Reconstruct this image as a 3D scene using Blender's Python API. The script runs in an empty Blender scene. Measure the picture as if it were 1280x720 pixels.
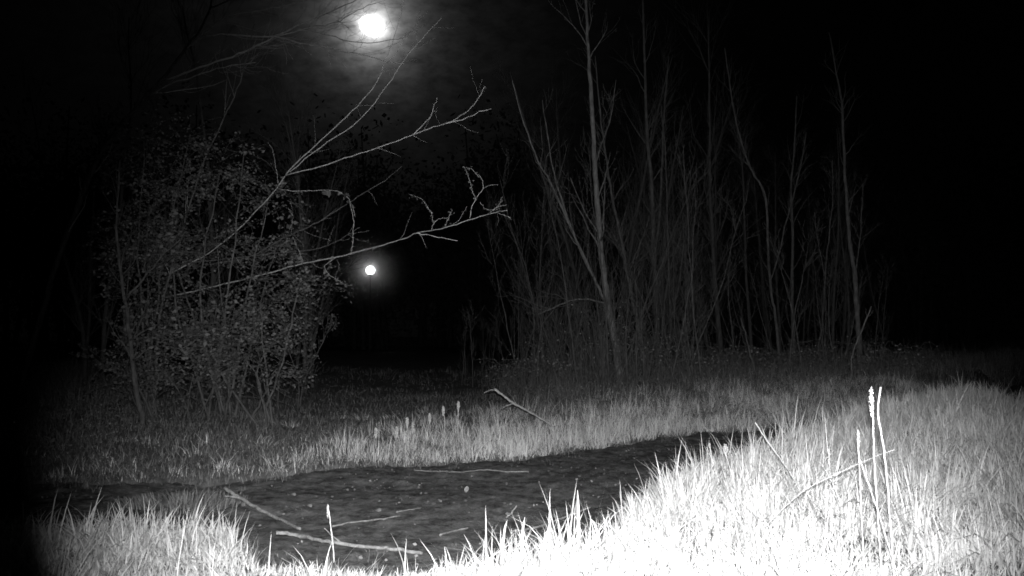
import bpy, math, random
import numpy as np
from mathutils import Vector
R = math.radians
random.seed(11)
rng = np.random.default_rng(11)
C = bpy.context.scene.collection
SC = bpy.context.scene

# ------------------------------------------------------------------ camera
F = 1030.0                      # focal length in photograph pixels
CAM_H, PITCH = 1.10, math.atan(60 / F)
cam = bpy.data.cameras.new('trail_camera')
cam.sensor_width = 36.0
cam.lens = 36.0 * F / 1280.0
cam.clip_start, cam.clip_end = 0.05, 4000
cam_o = bpy.data.objects.new('trail_camera', cam)
C.objects.link(cam_o)
cam_o.location = (0, 0, CAM_H)
cam_o.rotation_euler = (R(90) + PITCH, 0, 0)
SC.camera = cam_o
FW = Vector((0, math.cos(PITCH), math.sin(PITCH)))
UP = Vector((0, -math.sin(PITCH), math.cos(PITCH)))


def ray(px, py):
    return Vector(((px - 640) / F, 0, 0)) + UP * ((360 - py) / F) + FW


def P(px, py, Y):
    """point at distance Y (metres along +Y) seen at photograph pixel px, py"""
    d = ray(px, py)
    return Vector((0, 0, CAM_H)) + d * (Y / d.y)


# ------------------------------------------------------------------ world: moonlit night
MOON_DIR = ray(465, 33).normalized()
MOON_EL = math.asin(MOON_DIR.z)
MOON_AZ = math.atan2(MOON_DIR.x, MOON_DIR.y)
w = bpy.data.worlds.new('World')
SC.world = w
w.use_nodes = True
nt = w.node_tree
nt.nodes.clear()


def nd(t, typ, **kw):
    n = t.nodes.new(typ)
    for k, v in kw.items():
        if k.startswith('i_'):
            key = k[2:]
            n.inputs[int(key) if key.isdigit() else key].default_value = v
        else:
            setattr(n, k, v)
    return n


def math_n(t, op, a, b=None):
    n = t.nodes.new('ShaderNodeMath')
    n.operation = op
    for i, v in enumerate((a, b)):
        if v is None:
            continue
        if isinstance(v, (int, float)):
            n.inputs[i].default_value = v
        else:
            t.links.new(v, n.inputs[i])
    return n.outputs[0]


out = nd(nt, 'ShaderNodeOutputWorld')
sky = nd(nt, 'ShaderNodeTexSky')
sky.sky_type = 'NISHITA'
sky.sun_disc = False
sky.sun_elevation = MOON_EL
sky.sun_rotation = MOON_AZ
grey = nd(nt, 'ShaderNodeRGBToBW')
nt.links.new(sky.outputs[0], grey.inputs[0])
bg1 = nd(nt, 'ShaderNodeBackground', i_1=0.00004)
nt.links.new(grey.outputs[0], bg1.inputs[0])
tc = nd(nt, 'ShaderNodeTexCoord')
dot = nd(nt, 'ShaderNodeVectorMath', operation='DOT_PRODUCT')
nt.links.new(tc.outputs['Generated'], dot.inputs[0])
dot.inputs[1].default_value = MOON_DIR
ang = math_n(nt, 'ARCCOSINE', math_n(nt, 'MINIMUM', dot.outputs['Value'], 0.999999))
g1 = math_n(nt, 'MULTIPLY', math_n(nt, 'EXPONENT', math_n(nt, 'MULTIPLY', ang, -1 / 0.0170)), 1.1)
g0 = math_n(nt, 'MULTIPLY', math_n(nt, 'EXPONENT', math_n(nt, 'MULTIPLY', ang, -1 / 0.0052)), 9.0)
g2 = math_n(nt, 'MULTIPLY', math_n(nt, 'EXPONENT', math_n(nt, 'MULTIPLY', ang, -1 / 0.080)), 0.027)
mp = nd(nt, 'ShaderNodeMapping')
mp.inputs['Rotation'].default_value = (0.2, 0.5, 0.1)
mp.inputs['Scale'].default_value = (1, 1, 1.9)
nt.links.new(tc.outputs['Generated'], mp.inputs['Vector'])
cl = nd(nt, 'ShaderNodeTexNoise', i_Scale=44.0, i_Detail=6.0, i_Roughness=0.66)
nt.links.new(mp.outputs[0], cl.inputs['Vector'])
mr = nd(nt, 'ShaderNodeMapRange')
mr.inputs['From Min'].default_value, mr.inputs['From Max'].default_value = 0.30, 0.72
mr.inputs['To Min'].default_value, mr.inputs['To Max'].default_value = 0.5, 1.35
nt.links.new(cl.outputs['Fac'], mr.inputs['Value'])
glow = math_n(nt, 'MULTIPLY', math_n(nt, 'ADD', math_n(nt, 'ADD', g0, g1), g2), mr.outputs[0])
bg2 = nd(nt, 'ShaderNodeBackground', i_1=1.0)
cb = nd(nt, 'ShaderNodeCombineColor')
for k in range(3):
    nt.links.new(glow, cb.inputs[k])
nt.links.new(cb.outputs[0], bg2.inputs[0])
ad = nd(nt, 'ShaderNodeAddShader')
nt.links.new(bg1.outputs[0], ad.inputs[0])
nt.links.new(bg2.outputs[0], ad.inputs[1])
nt.links.new(ad.outputs[0], out.inputs['Surface'])

# moonlight
sun = bpy.data.lights.new('moonlight', 'SUN')
sun.energy, sun.angle = 0.004, R(0.53)
sun_o = bpy.data.objects.new('moonlight', sun)
C.objects.link(sun_o)
sun_o.rotation_euler = (-MOON_DIR).to_track_quat('-Z', 'Y').to_euler()

# the trail camera's own infrared flash, mounted just above its lens
fl = bpy.data.lights.new('infrared_flash', 'SPOT')
fl.energy = 4600.0
fl.spot_size = R(67)
fl.spot_blend = 0.72
fl.shadow_soft_size = 0.02
fl_o = bpy.data.objects.new('infrared_flash', fl)
C.objects.link(fl_o)
fl_o.location = (0.0, -0.03, CAM_H + 0.07)
fl_o.rotation_euler = ray(688, 485).to_track_quat('-Z', 'Y').to_euler()

SC.view_settings.view_transform = 'Standard'
SC.view_settings.look = 'None'
SC.view_settings.exposure = 0.0
SC.view_settings.gamma = 1.0
SC.render.engine = 'CYCLES'
SC.cycles.max_bounces = 3
SC.cycles.diffuse_bounces = 2
SC.cycles.filter_width = 1.7
SC.cycles.transmission_bounces = 2
SC.cycles.volume_bounces = 0
SC.cycles.use_denoising = True
SC.cycles.use_light_tree = False
SC.cycles.sample_clamp_indirect = 0.25
SC.cycles.sample_clamp_direct = 0.0


# ------------------------------------------------------------------ helpers
def tag(o, label=None, cat=None, group=None, kind=None):
    if label: o['label'] = label
    if cat: o['category'] = cat
    if group: o['group'] = group
    if kind: o['kind'] = kind
    return o


def empty(name, loc):
    o = bpy.data.objects.new(name, None)
    o.empty_display_size = 0.1
    C.objects.link(o)
    o.location = loc
    return o


class MB:
    def __init__(self):
        self.v, self.f, self.n = [], [], 0      # arrays of verts; lists of (K,4)/(K,3) faces

    def add(self, verts, *faces):
        verts = np.asarray(verts, dtype=np.float64).reshape(-1, 3)
        self.v.append(verts)
        for f in faces:
            f = np.asarray(f, dtype=np.int64)
            if f.size:
                self.f.append(f + self.n)
        self.n += len(verts)

    def build(self, name, material, parent=None, smooth=False, loc=None):
        me = bpy.data.meshes.new(name)
        V = np.concatenate(self.v)
        off = np.array(loc if loc is not None else (parent.matrix_basis.translation if parent else (0, 0, 0)))
        if parent is not None and parent.parent is not None:
            off = np.array(parent.parent.matrix_basis.translation)
        V = V - off
        tot = np.concatenate([np.full(len(f), f.shape[1]) for f in self.f])
        loops = np.concatenate([f.ravel() for f in self.f])
        me.vertices.add(len(V))
        me.vertices.foreach_set('co', V.astype(np.float32).ravel())
        me.loops.add(len(loops))
        me.loops.foreach_set('vertex_index', loops.astype(np.int32))
        me.polygons.add(len(tot))
        st = np.concatenate([[0], np.cumsum(tot)[:-1]])
        me.polygons.foreach_set('loop_start', st.astype(np.int32))
        if smooth:
            me.polygons.foreach_set('use_smooth', np.ones(len(tot), dtype=bool))
        me.update(calc_edges=True)
        me.validate()
        me.materials.append(material)
        o = bpy.data.objects.new(name, me)
        C.objects.link(o)
        if loc is not None:
            o.location = loc
        if parent is not None:
            o.parent = parent
        return o


def tube(mb, pts, rad, sides=6, lump=0.0):
    P_ = np.array([tuple(p) for p in pts], dtype=float)
    n = len(P_)
    T = np.gradient(P_, axis=0)
    T /= np.linalg.norm(T, axis=1)[:, None] + 1e-9
    ref = np.array([0.31, 0.9, 0.17])
    A = np.cross(T, ref)
    A /= np.linalg.norm(A, axis=1)[:, None] + 1e-9
    B = np.cross(T, A)
    th = np.arange(sides) * 2 * math.pi / sides
    r = np.asarray(rad, dtype=float)[:, None] * (1 + lump * rng.standard_normal((n, sides)))
    V = P_[:, None, :] + r[:, :, None] * (np.cos(th)[None, :, None] * A[:, None, :] + np.sin(th)[None, :, None] * B[:, None, :])
    i = np.arange(n - 1)[:, None] * sides
    j = np.arange(sides)[None, :]
    k = (j + 1) % sides
    q = np.stack([i + j, i + k, i + sides + k, i + sides + j], axis=-1).reshape(-1, 4)
    V = np.concatenate([V.reshape(-1, 3), P_[:1], P_[-1:]])
    b = n * sides
    jj = np.arange(sides)
    t0 = np.stack([(jj + 1) % sides, jj, np.full(sides, b)], axis=-1)
    e = (n - 1) * sides
    t1 = np.stack([e + jj, e + (jj + 1) % sides, np.full(sides, b + 1)], axis=-1)
    mb.add(V, q, np.concatenate([t0, t1]))


def curve(ctrl, per=4, wob=0.0):
    """Catmull-Rom through control points"""
    c = [Vector(p) for p in ctrl]
    c = [c[0] * 2 - c[1]] + c + [c[-1] * 2 - c[-2]]
    o = []
    for a in range(1, len(c) - 2):
        for k in range(per):
            t = k / per
            p0, p1, p2, p3 = c[a - 1:a + 3]
            q = 0.5 * ((2 * p1) + (p2 - p0) * t + (2 * p0 - 5 * p1 + 4 * p2 - p3) * t * t + (3 * p1 - p0 - 3 * p2 + p3) * t ** 3)
            if wob and o:
                q = q + Vector(rng.standard_normal(3)) * wob
            o.append(q)
    o.append(c[-2])
    return o


def taper(n, a, b, power=1.0):
    t = np.linspace(0, 1, n) ** power
    return a + (b - a) * t


def pix_line(pp, y0, y1, w0, w1, per=4, wob=0.006):
    """a limb that passes the given photograph pixels between the distances y0..y1; width in pixels"""
    n = len(pp)
    c = [P(x, y, y0 + (y1 - y0) * i / (n - 1)) for i, (x, y) in enumerate(pp)]
    pts = curve(c, per, wob)
    ys = np.array([p.y for p in pts])
    return pts, taper(len(pts), w0, w1) * ys / F / 2


def grow(p, d, length, n=6, gnarl=0.18, up=0.05):
    p, d = Vector(p), Vector(d).normalized()
    o = [p.copy()]
    for _ in range(n):
        d = (d + Vector(rng.standard_normal(3)) * gnarl + Vector((0, 0, up))).normalized()
        p = p + d * (length / n)
        o.append(p.copy())
    return o


def twiggy(mb, pts, rad, count, lmin, lmax, depth=1, t0=0.2, spread=0.55, up=0.08, rmin=0.0012, sides=4, tips=None):
    n = len(pts)
    for _ in range(count):
        t = t0 + (1 - t0) * rng.random()
        i = min(int(t * (n - 1)), n - 2)
        tan = (Vector(pts[i + 1]) - Vector(pts[i])).normalized()
        side = Vector(rng.standard_normal(3))
        side = (side - tan * side.dot(tan)).normalized()
        d = tan * (1 - 0.5 * spread) + side * spread
        L = lmin + (lmax - lmin) * rng.random() * (1.15 - 0.6 * t)
        ln = grow(pts[i], d, L, 5, 0.16, up)
        r0 = max(rad[i] * 0.38, rmin * 1.3)
        rr = taper(len(ln), r0, rmin)
        tube(mb, ln, rr, sides if r0 > 0.004 else 3)
        if tips is not None:
            tips.append((ln[-1], (ln[-1] - ln[-2]).normalized()))
            tips.append((ln[3], (ln[3] - ln[2]).normalized()))
        if depth > 1:
            twiggy(mb, ln, rr, max(2, count // 4), lmin * 0.5, lmax * 0.5, depth - 1, 0.25, spread, up, rmin, 3, tips)


def blades(mb, base, h, wd, lean, az, curl=1.0, droop=None):
    """grass blades as bent tapering strips; all arguments are arrays"""
    N = len(base)
    lv = np.array([0.0, 0.38, 0.72, 1.0])
    ws = np.array([0.8, 1.0, 0.62, 0.0])
    dx, dy = np.cos(az), np.sin(az)
    hor = lean[:, None] * h[:, None] * lv[None, :] ** (1.6 * curl)
    ver = h[:, None] * lv[None, :] * np.sqrt(np.clip(1 - (0.75 * lean[:, None] * lv[None, :]) ** 2, 0.08, 1))
    ctr = np.stack([base[:, 0, None] + dx[:, None] * hor, base[:, 1, None] + dy[:, None] * hor, base[:, 2, None] + ver], axis=-1)
    tw = az + math.pi / 2 + rng.uniform(-0.9, 0.9, N)
    sx = np.stack([np.cos(tw), np.sin(tw), np.zeros(N)], axis=-1)
    half = 0.5 * wd[:, None] * ws[None, :]
    Lf = ctr[:, :3] - sx[:, None, :] * half[:, :3, None]
    Rt = ctr[:, :3] + sx[:, None, :] * half[:, :3, None]
    V = np.empty((N, 7, 3))
    V[:, 0:6:2], V[:, 1:6:2], V[:, 6] = Lf, Rt, ctr[:, 3]
    b = np.arange(N)[:, None] * 7
    q = np.concatenate([b + np.array([[0, 1, 3, 2]]), b + np.array([[2, 3, 5, 4]])])
    t = b + np.array([[4, 5, 6]])
    mb.add(V, q, t)


def leaf_quads(mb, pos, size, nrm_bias=0.0, hang=0.35):
    """small folded leaves (two quads along the midrib) at the given points"""
    N = len(pos)
    a = rng.standard_normal((N, 3))
    a[:, 2] = a[:, 2] * 0.5 - hang
    a /= np.linalg.norm(a, axis=1)[:, None]
    b = rng.standard_normal((N, 3))
    b[:, 1] *= 0.7
    b -= a * (b * a).sum(1)[:, None]
    b /= np.linalg.norm(b, axis=1)[:, None]
    c = np.cross(a, b)
    s = size[:, None]
    p0, p3 = pos, pos + a * s
    m1 = pos + a * s * 0.45 + b * s * 0.33 + c * s * 0.10
    m2 = pos + a * s * 0.45 - b * s * 0.33 + c * s * 0.10
    mid = pos + a * s * 0.5 - c * s * 0.02
    V = np.stack([p0, m1, p3, m2, mid], axis=1)
    k = np.arange(N)[:, None] * 5
    f = np.concatenate([k + np.array([[0, 1, 4]]), k + np.array([[1, 2, 4]]), k + np.array([[2, 3, 4]]), k + np.array([[3, 0, 4]])])
    mb.add(V, f)


def vnoise(x, y, seed=0):
    x, y = np.asarray(x, float), np.asarray(y, float)
    xi, yi = np.floor(x).astype(np.int64), np.floor(y).astype(np.int64)
    fx, fy = x - xi, y - yi
    fx, fy = fx * fx * (3 - 2 * fx), fy * fy * (3 - 2 * fy)

    def hsh(a, b):
        n = (a * 374761393 + b * 668265263 + seed * 1442695041) & 0xFFFFFFFF
        n = ((n ^ (n >> 13)) * 1274126177) & 0xFFFFFFFF
        return ((n ^ (n >> 16)) & 0xFFFF) / 65535.0
    return (hsh(xi, yi) * (1 - fx) + hsh(xi + 1, yi) * fx) * (1 - fy) + (hsh(xi, yi + 1) * (1 - fx) + hsh(xi + 1, yi + 1) * fx) * fy


def fbm(x, y, seed=0, oct=4):
    s, a, t = 0, 1, 0
    for k in range(oct):
        s = s + a * vnoise(x * 2 ** k, y * 2 ** k, seed + k)
        t += a
        a *= 0.5
    return s / t


# ------------------------------------------------------------------ materials
def mat(name, lo, hi, scale=30.0, rough=0.9, bump=0.0, bscale=60.0, island=False, translucent=0.0, spec=0.2, stretch=(1, 1, 1), contrast=(0.3, 0.7)):
    m = bpy.data.materials.new(name)
    m.use_nodes = True
    t = m.node_tree
    bs = t.nodes['Principled BSDF']
    bs.inputs['Roughness'].default_value = rough
    bs.inputs['Specular IOR Level'].default_value = spec
    co = nd(t, 'ShaderNodeTexCoord')
    mpg = nd(t, 'ShaderNodeMapping')
    mpg.inputs['Scale'].default_value = stretch
    t.links.new(co.outputs['Object'], mpg.inputs['Vector'])
    n = nd(t, 'ShaderNodeTexNoise', i_Scale=scale, i_Detail=6.0, i_Roughness=0.65)
    t.links.new(mpg.outputs[0], n.inputs['Vector'])
    v = n.outputs['Fac']
    if island:
        g = nd(t, 'ShaderNodeNewGeometry')
        v = math_n(t, 'ADD', math_n(t, 'MULTIPLY', v, 0.4), math_n(t, 'MULTIPLY', g.outputs['Random Per Island'], 0.6))
    r = nd(t, 'ShaderNodeValToRGB')
    r.color_ramp.elements[0].position, r.color_ramp.elements[1].position = contrast
    r.color_ramp.elements[0].color = (lo, lo, lo, 1)
    r.color_ramp.elements[1].color = (hi, hi, hi, 1)
    t.links.new(v, r.inputs[0])
    t.links.new(r.outputs[0], bs.inputs['Base Color'])
    if bump:
        n2 = nd(t, 'ShaderNodeTexNoise', i_Scale=bscale, i_Detail=5.0, i_Roughness=0.7)
        t.links.new(mpg.outputs[0], n2.inputs['Vector'])
        bp = nd(t, 'ShaderNodeBump', i_Strength=bump, i_Distance=0.02)
        t.links.new(n2.outputs['Fac'], bp.inputs['Height'])
        t.links.new(bp.outputs[0], bs.inputs['Normal'])
    if translucent:
        tr = nd(t, 'ShaderNodeBsdfTranslucent')
        t.links.new(r.outputs[0], tr.inputs['Color'])
        mx = nd(t, 'ShaderNodeMixShader', i_0=translucent)
        t.links.new(bs.outputs[0], mx.inputs[1])
        t.links.new(tr.outputs[0], mx.inputs[2])
        t.links.new(mx.outputs[0], t.nodes['Material Output'].inputs['Surface'])
    return m


def emit(name, strength):
    m = bpy.data.materials.new(name)
    m.use_nodes = True
    t = m.node_tree
    t.nodes.remove(t.nodes['Principled BSDF'])
    e = nd(t, 'ShaderNodeEmission', i_Strength=strength)
    t.links.new(e.outputs[0], t.nodes['Material Output'].inputs['Surface'])
    return m


M_SOIL = mat('forest_soil', 0.04, 0.15, 9.0, 1.0, 0.6, 30.0, contrast=(0.35, 0.75))
M_MUD = mat('trodden_mud', 0.025, 0.20, 8.0, 1.0, 0.5, 110.0, spec=0.0, contrast=(0.38, 0.74))
_n = M_MUD.node_tree.nodes['Noise Texture']
_n.inputs['Detail'].default_value, _n.inputs['Roughness'].default_value = 12.0, 0.82
M_GRASS = mat('grass_blade', 0.26, 0.56, 3.0, 0.7, island=True, translucent=0.3, contrast=(0.15, 0.85))
M_GRASS_LIT = mat('lit_grass_blade', 0.38, 0.66, 3.0, 0.7, island=True, translucent=0.3, contrast=(0.15, 0.85))  # grass made paler: the flash's near glare put into its colour
M_WEED = mat('weed_leaf', 0.035, 0.17, 4.0, 0.8, island=True, translucent=0.2, contrast=(0.2, 0.85))
M_LEAF = mat('young_leaf', 0.02, 0.11, 4.0, 0.75, island=True, translucent=0.2, contrast=(0.2, 0.9))
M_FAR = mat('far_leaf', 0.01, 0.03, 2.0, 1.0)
M_PALE = mat('pale_bark', 0.04, 0.15, 22.0, 0.95, 0.7, 40.0, stretch=(1, 1, 0.35))
M_BARK = mat('grey_bark', 0.02, 0.08, 22.0, 0.95, 0.7, 40.0, stretch=(1, 1, 0.35))
M_MID = mat('dimmed_bark', 0.025, 0.085, 22.0, 0.95, 0.7, 40.0, stretch=(1, 1, 0.35))  # pale bark darkened for the weaker beam at the right; canes use it too
M_DARK = mat('dark_bark', 0.02, 0.06, 16.0, 0.95, 0.7, 30.0, stretch=(1, 1, 0.35))
M_TWIG = mat('smooth_twig_bark', 0.09, 0.29, 40.0, 0.8, 0.3, 80.0)
M_STICK = mat('weathered_wood', 0.05, 0.17, 45.0, 0.9, 0.5, 90.0)
M_FLOWER = mat('pale_floret', 0.32, 0.58, 60.0, 0.8, island=True, translucent=0.2)
M_STALK = mat('dry_stalk', 0.18, 0.40, 50.0, 0.8)
M_POLE = mat('dull_lamp_metal', 0.012, 0.03, 20.0, 0.6)
M_LITTER = mat('dead_leaf', 0.03, 0.16, 5.0, 0.9, island=True, contrast=(0.2, 0.95))

# ------------------------------------------------------------------ terrain
NX = [-30, -8, -3, -2, -1.5, -1.2, -.5, -.2, 0, .3, .5, .62, .95, 1.6, 2.6, 4, 8, 20, 40]
NY = [4.6, 5.2, 4.85, 4.6, 4.45, 4.05, 3.85, 3.95, 4.0, 4.05, 4.45, 5.05, 5.95, 6.75, 8.2, 10.1, 14.5, 26, 45]
FX = [-30, -8, -2.7, -1.9, -1.44, -.57, 0, .81, 2, 3, 3.8, 8, 20, 40]
FY = [5.4, 5.9, 6.35, 6.6, 7.05, 7.3, 7.5, 8.4, 9.45, 10.05, 10.8, 15, 27, 47]


def y_near(x): return np.interp(x, NX, NY) + 0.30 * (fbm(np.asarray(x) * 3.3, np.asarray(x) * 0 + 3.3, 5, 5) - .5)
def y_far(x): return np.interp(x, FX, FY) + 0.60 * (fbm(np.asarray(x) * 3.1, np.asarray(x) * 0 + 9.1, 8, 5) - .5)
def sstep(a, b, t):
    t = np.clip((t - a) / (b - a), 0, 1)
    return t * t * (3 - 2 * t)


def h_base(x, y):
    x, y = np.asarray(x, float), np.asarray(y, float)
    n = sstep(0.0, 0.9, y_near(x) - y)                      # 1 on the near bank
    right = sstep(-0.2, 1.3, x)
    bank = n * (0.04 + 0.06 * right + 0.03 * sstep(1.5, 3, x) + 0.10 * sstep(2.9, 4.4, x))
    f = sstep(0.0, 1.2, y - y_far(x))
    far = f * (0.08 + 0.24 * sstep(-1.0, 4.0, x) * sstep(9, 16, y) + 0.10 * sstep(-2, -6, x))
    return bank + far + 0.06 * (fbm(x * .7, y * .7, 2) - .5) + 0.02 * (fbm(x * 3, y * 3, 3) - .5) * (1 - sstep(25, 40, y))


def path_mask(x, y):
    return sstep(-0.08, 0.12, y - y_near(x)) * sstep(-0.08, 0.12, y_far(x) - y)


def ground_z(x, y):
    return h_base(x, y) - 0.07 * path_mask(x, y)


def path_z(x, y):
    x, y = np.asarray(x, float), np.asarray(y, float)
    t = (y - y_near(x)) / np.maximum(y_far(x) - y_near(x), .3)
    rut = 0.018 * (np.exp(-((t - .3) / .1) ** 2) + np.exp(-((t - .72) / .1) ** 2))
    edge = 0.06 * (1 - np.clip(np.minimum(t, 1 - t) / 0.04 + 0.5, 0, 1))
    return h_base(x, y) - 0.02 - rut + 0.02 * (fbm(x * 2, y * 2, 21) - .5) + 0.012 * (fbm(x * 16, y * 16, 22, 4) - .5) + 0.04 * np.clip(fbm(x * 22, y * 22, 23, 2) - .55, 0, 1) - edge


def surf(x, y):
    return np.maximum(ground_z(x, y), np.where(path_mask(x, y) > 0.02, path_z(x, y), -9))


def G(px, py, lift=0.0):
    """where the ray through a photograph pixel meets the ground"""
    d = ray(px, py)
    t = 1.0
    while t < 80:
        q = Vector((0, 0, CAM_H)) + d * t
        if q.z <= float(surf(q.x, q.y)) + lift:
            break
        t += 0.02
    return q


def grid(xs, ys, zf):
    X, Y = np.meshgrid(xs, ys)
    V = np.stack([X, Y, zf(X, Y)], axis=-1).reshape(-1, 3)
    a = np.arange(len(ys) - 1)[:, None] * len(xs) + np.arange(len(xs) - 1)[None, :]
    q = np.stack([a, a + 1, a + len(xs) + 1, a + len(xs)], axis=-1).reshape(-1, 4)
    return V, q


xs = np.concatenate([[-600, -300, -150, -80, -50], np.arange(-30, -8, .6), np.arange(-8, 9, .07), np.arange(9, 30, .6), [30, 50, 80, 150, 300, 600]])
ys = np.concatenate([[-300, -100, -40, -15, -6], np.arange(-2, 16, .07), np.arange(16, 40, .4), [40, 50, 70, 100, 180, 350, 900]])
mb = MB()
mb.add(*grid(xs, ys, ground_z))
tag(mb.build('ground', M_SOIL, smooth=True), kind='structure')

mb = MB()
px_ = np.concatenate([np.arange(-14, -4, .12), np.arange(-4, 5, .028), np.arange(5, 18, .12)])
tt = np.linspace(-0.05, 1.05, 110)
X = np.repeat(px_[None, :], len(tt), 0)
yn, yf = y_near(px_), y_far(px_)
Y = yn[None, :] + tt[:, None] * (yf - yn)[None, :]
V = np.stack([X, Y, path_z(X, Y)], axis=-1).reshape(-1, 3)
a = np.arange(len(tt) - 1)[:, None] * len(px_) + np.arange(len(px_) - 1)[None, :]
mb.add(V, np.stack([a, a + 1, a + len(px_) + 1, a + len(px_)], axis=-1).reshape(-1, 4))
tag(mb.build('path', M_MUD, smooth=True), kind='structure')


# ------------------------------------------------------------------ grass and weeds
def scatter(n, x0, x1, y0, y1):
    return rng.uniform(x0, x1, n), rng.uniform(y0, y1, n)


def in_view(x, y, m=0.60):
    return np.abs(x) < y * m + 0.5


def tuft_blades(mb, cx, cy, per, spread, hmean, hvar, wmin, wmax, leanmax=0.7, zf=ground_z, onpath=False):
    k = np.repeat(np.arange(len(cx)), per)
    a = rng.uniform(0, 2 * math.pi, len(k))
    q_ = np.sqrt(rng.random(len(k)))
    r = spread * q_ * np.repeat(rng.uniform(.4, 1.3, len(cx)), per)
    x, y = cx[k] + np.cos(a) * r, cy[k] + np.sin(a) * r
    tilt = np.repeat(rng.normal(0, .35, (len(cx), 2)), per, axis=0)
    keep = (path_mask(x, y) < rng.uniform(.2, 1.0, len(x))) | onpath
    x, y, a, k, q_, tilt = x[keep], y[keep], a[keep], k[keep], q_[keep], tilt[keep]
    h = np.clip(hmean[k] * (1 + hvar * rng.standard_normal(len(k))), 0.02, None)
    lx = np.cos(a) * (.15 + .75 * q_) * rng.random(len(k)) + tilt[:, 0] + rng.normal(0, .2, len(k))
    ly = np.sin(a) * (.15 + .75 * q_) * rng.random(len(k)) + tilt[:, 1] + rng.normal(0, .2, len(k))
    ln = np.clip(np.hypot(lx, ly), 0, leanmax + .2)
    az = np.arctan2(ly, lx)
    b = np.stack([x, y, zf(x, y) - 0.01], axis=-1)
    blades(mb, b, h, rng.uniform(wmin, wmax, len(k)), ln, az)


# near bank, right: thick bright grass
def thatch(mb, n, x0, x1, y0, y1, test, hlo, hhi):
    """short matted blades lying every way between the tufts"""
    x, y = scatter(n, x0, x1, y0, y1)
    k = test(x, y)
    x, y = x[k], y[k]
    n = len(x)
    blades(mb, np.stack([x, y, ground_z(x, y) - .005], -1), rng.uniform(hlo, hhi, n), rng.uniform(.003, .006, n), rng.uniform(.3, 1.3, n), rng.uniform(0, 6.28, n))


mb = MB()
x, y = scatter(10500, -0.6, 6.5, 1.4, 12)
k = (y < y_near(x)) & in_view(x, y, .62) & (x > -0.45)
x, y = x[k], y[k]
hm = (0.03 + 0.25 * fbm(x * 2.4, y * 2.4, 31) ** 1.6 * rng.uniform(.5, 1.5, len(x))) * (0.7 + 0.3 * sstep(0.0, 1.0, y_near(x) - y))
tuft_blades(mb, x, y, 22, 0.10, hm, 0.45, 0.003, 0.009, 1.0)
thatch(mb, 130000, -.5, 6.5, 1.4, 12, lambda x, y: (y < y_near(x)) & in_view(x, y, .62) & (x > -.45), .03, .08)
x, y = scatter(1100, -0.35, 4.2, 2.0, 9.5)
k = (y < y_near(x)) & (y > y_near(x) - 2.6) & in_view(x, y)
x, y = x[k], y[k]
tuft_blades(mb, x, y, 2, 0.05, 0.13 + 0.14 * rng.random(len(x)), 0.3, 0.004, 0.008, 0.8)
tag(mb.build('grass', M_GRASS_LIT), 'thick bright long grass on the bank on the near side of the path', 'grass', kind='stuff')

# near bank, left
mb = MB()
x, y = scatter(3400, -4.2, -0.15, 2.3, 5.6)
k = (y < y_near(x)) & in_view(x, y, .62)
x, y = x[k], y[k]
tuft_blades(mb, x, y, 15, 0.11, (0.03 + 0.19 * fbm(x * 2.4, y * 2.4, 35) ** 1.5 * rng.uniform(.5, 1.4, len(x))) * (1 - .55 * sstep(-1.45, -1.15, x) * (1 - sstep(-.5, -.2, x))), 0.4, 0.003, 0.009, 1.0)
thatch(mb, 30000, -4, -.15, 2.3, 5.6, lambda x, y: (y < y_near(x)) & in_view(x, y, .62), .03, .07)
x, y = scatter(420, -3.2, -0.2, 2.6, 5.2)
k = (y < y_near(x) + .25 * (x > -1.3)) & in_view(x, y) & ((x < -1.3) | (rng.random(len(x)) < .3))
x, y = x[k], y[k]
tuft_blades(mb, x, y, 2, 0.05, 0.12 + 0.12 * rng.random(len(x)), 0.3, 0.004, 0.007, 0.8)
tag(mb.build('grass', M_GRASS), 'lower sparse grass and blades at the near left corner beside the fallen branch', 'grass', kind='stuff')

# mossy hump at the left end of the path
mb = MB()
q = G(232, 632)
a = rng.uniform(0, 2 * math.pi, 700)
r = np.sqrt(rng.random(700))
x, y = q.x + 0.42 * r * np.cos(a), q.y + 0.22 * r * np.sin(a)
blades(mb, np.stack([x, y, surf(x, y) - .005], -1), 0.05 + 0.09 * (1 - r) * rng.random(700) + .02, rng.uniform(.004, .008, 700), rng.uniform(.2, .9, 700), a + rng.standard_normal(700) * .6)
tag(mb.build('grass', M_WEED), 'small rounded hump of short grass on the mud at the left end of the path', 'grass', kind='stuff')

# far verge
mb = MB()
x, y = scatter(30000, -7, 9, 5.8, 15)
dd = y - y_far(x)
k = (dd > 0.0) & (dd < 4.0) & in_view(x, y, .62) & (rng.random(len(x)) < (np.exp(-dd / .75) + 0.05) * (.12 + .88 * sstep(-2.4, -.2, x)))
x, y, dd = x[k], y[k], dd[k]
lush = sstep(-1.9, -0.2, x) * (1 - 0.45 * sstep(2.6, 4.2, x))
hm = (0.04 + 0.13 * fbm(x * 1.3, y * 1.3, 41)) * (0.7 + 0.6 * lush) * rng.uniform(.55, 1.4, len(x))
tuft_blades(mb, x, y, 18, 0.12, hm, 0.4, 0.003, 0.006, 1.0)
thatch(mb, 160000, -7, 9, 5.8, 14, lambda x, y: (y > y_far(x)) & (rng.random(len(x)) < np.exp(-(y - y_far(x)) / .8) * (.12 + .88 * sstep(-2.4, -.2, x))) & in_view(x, y, .62), .03, .08)
tag(mb.build('grass', M_GRASS), 'fringe of grass along the far edge of the muddy path', 'grass', kind='stuff')

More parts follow.
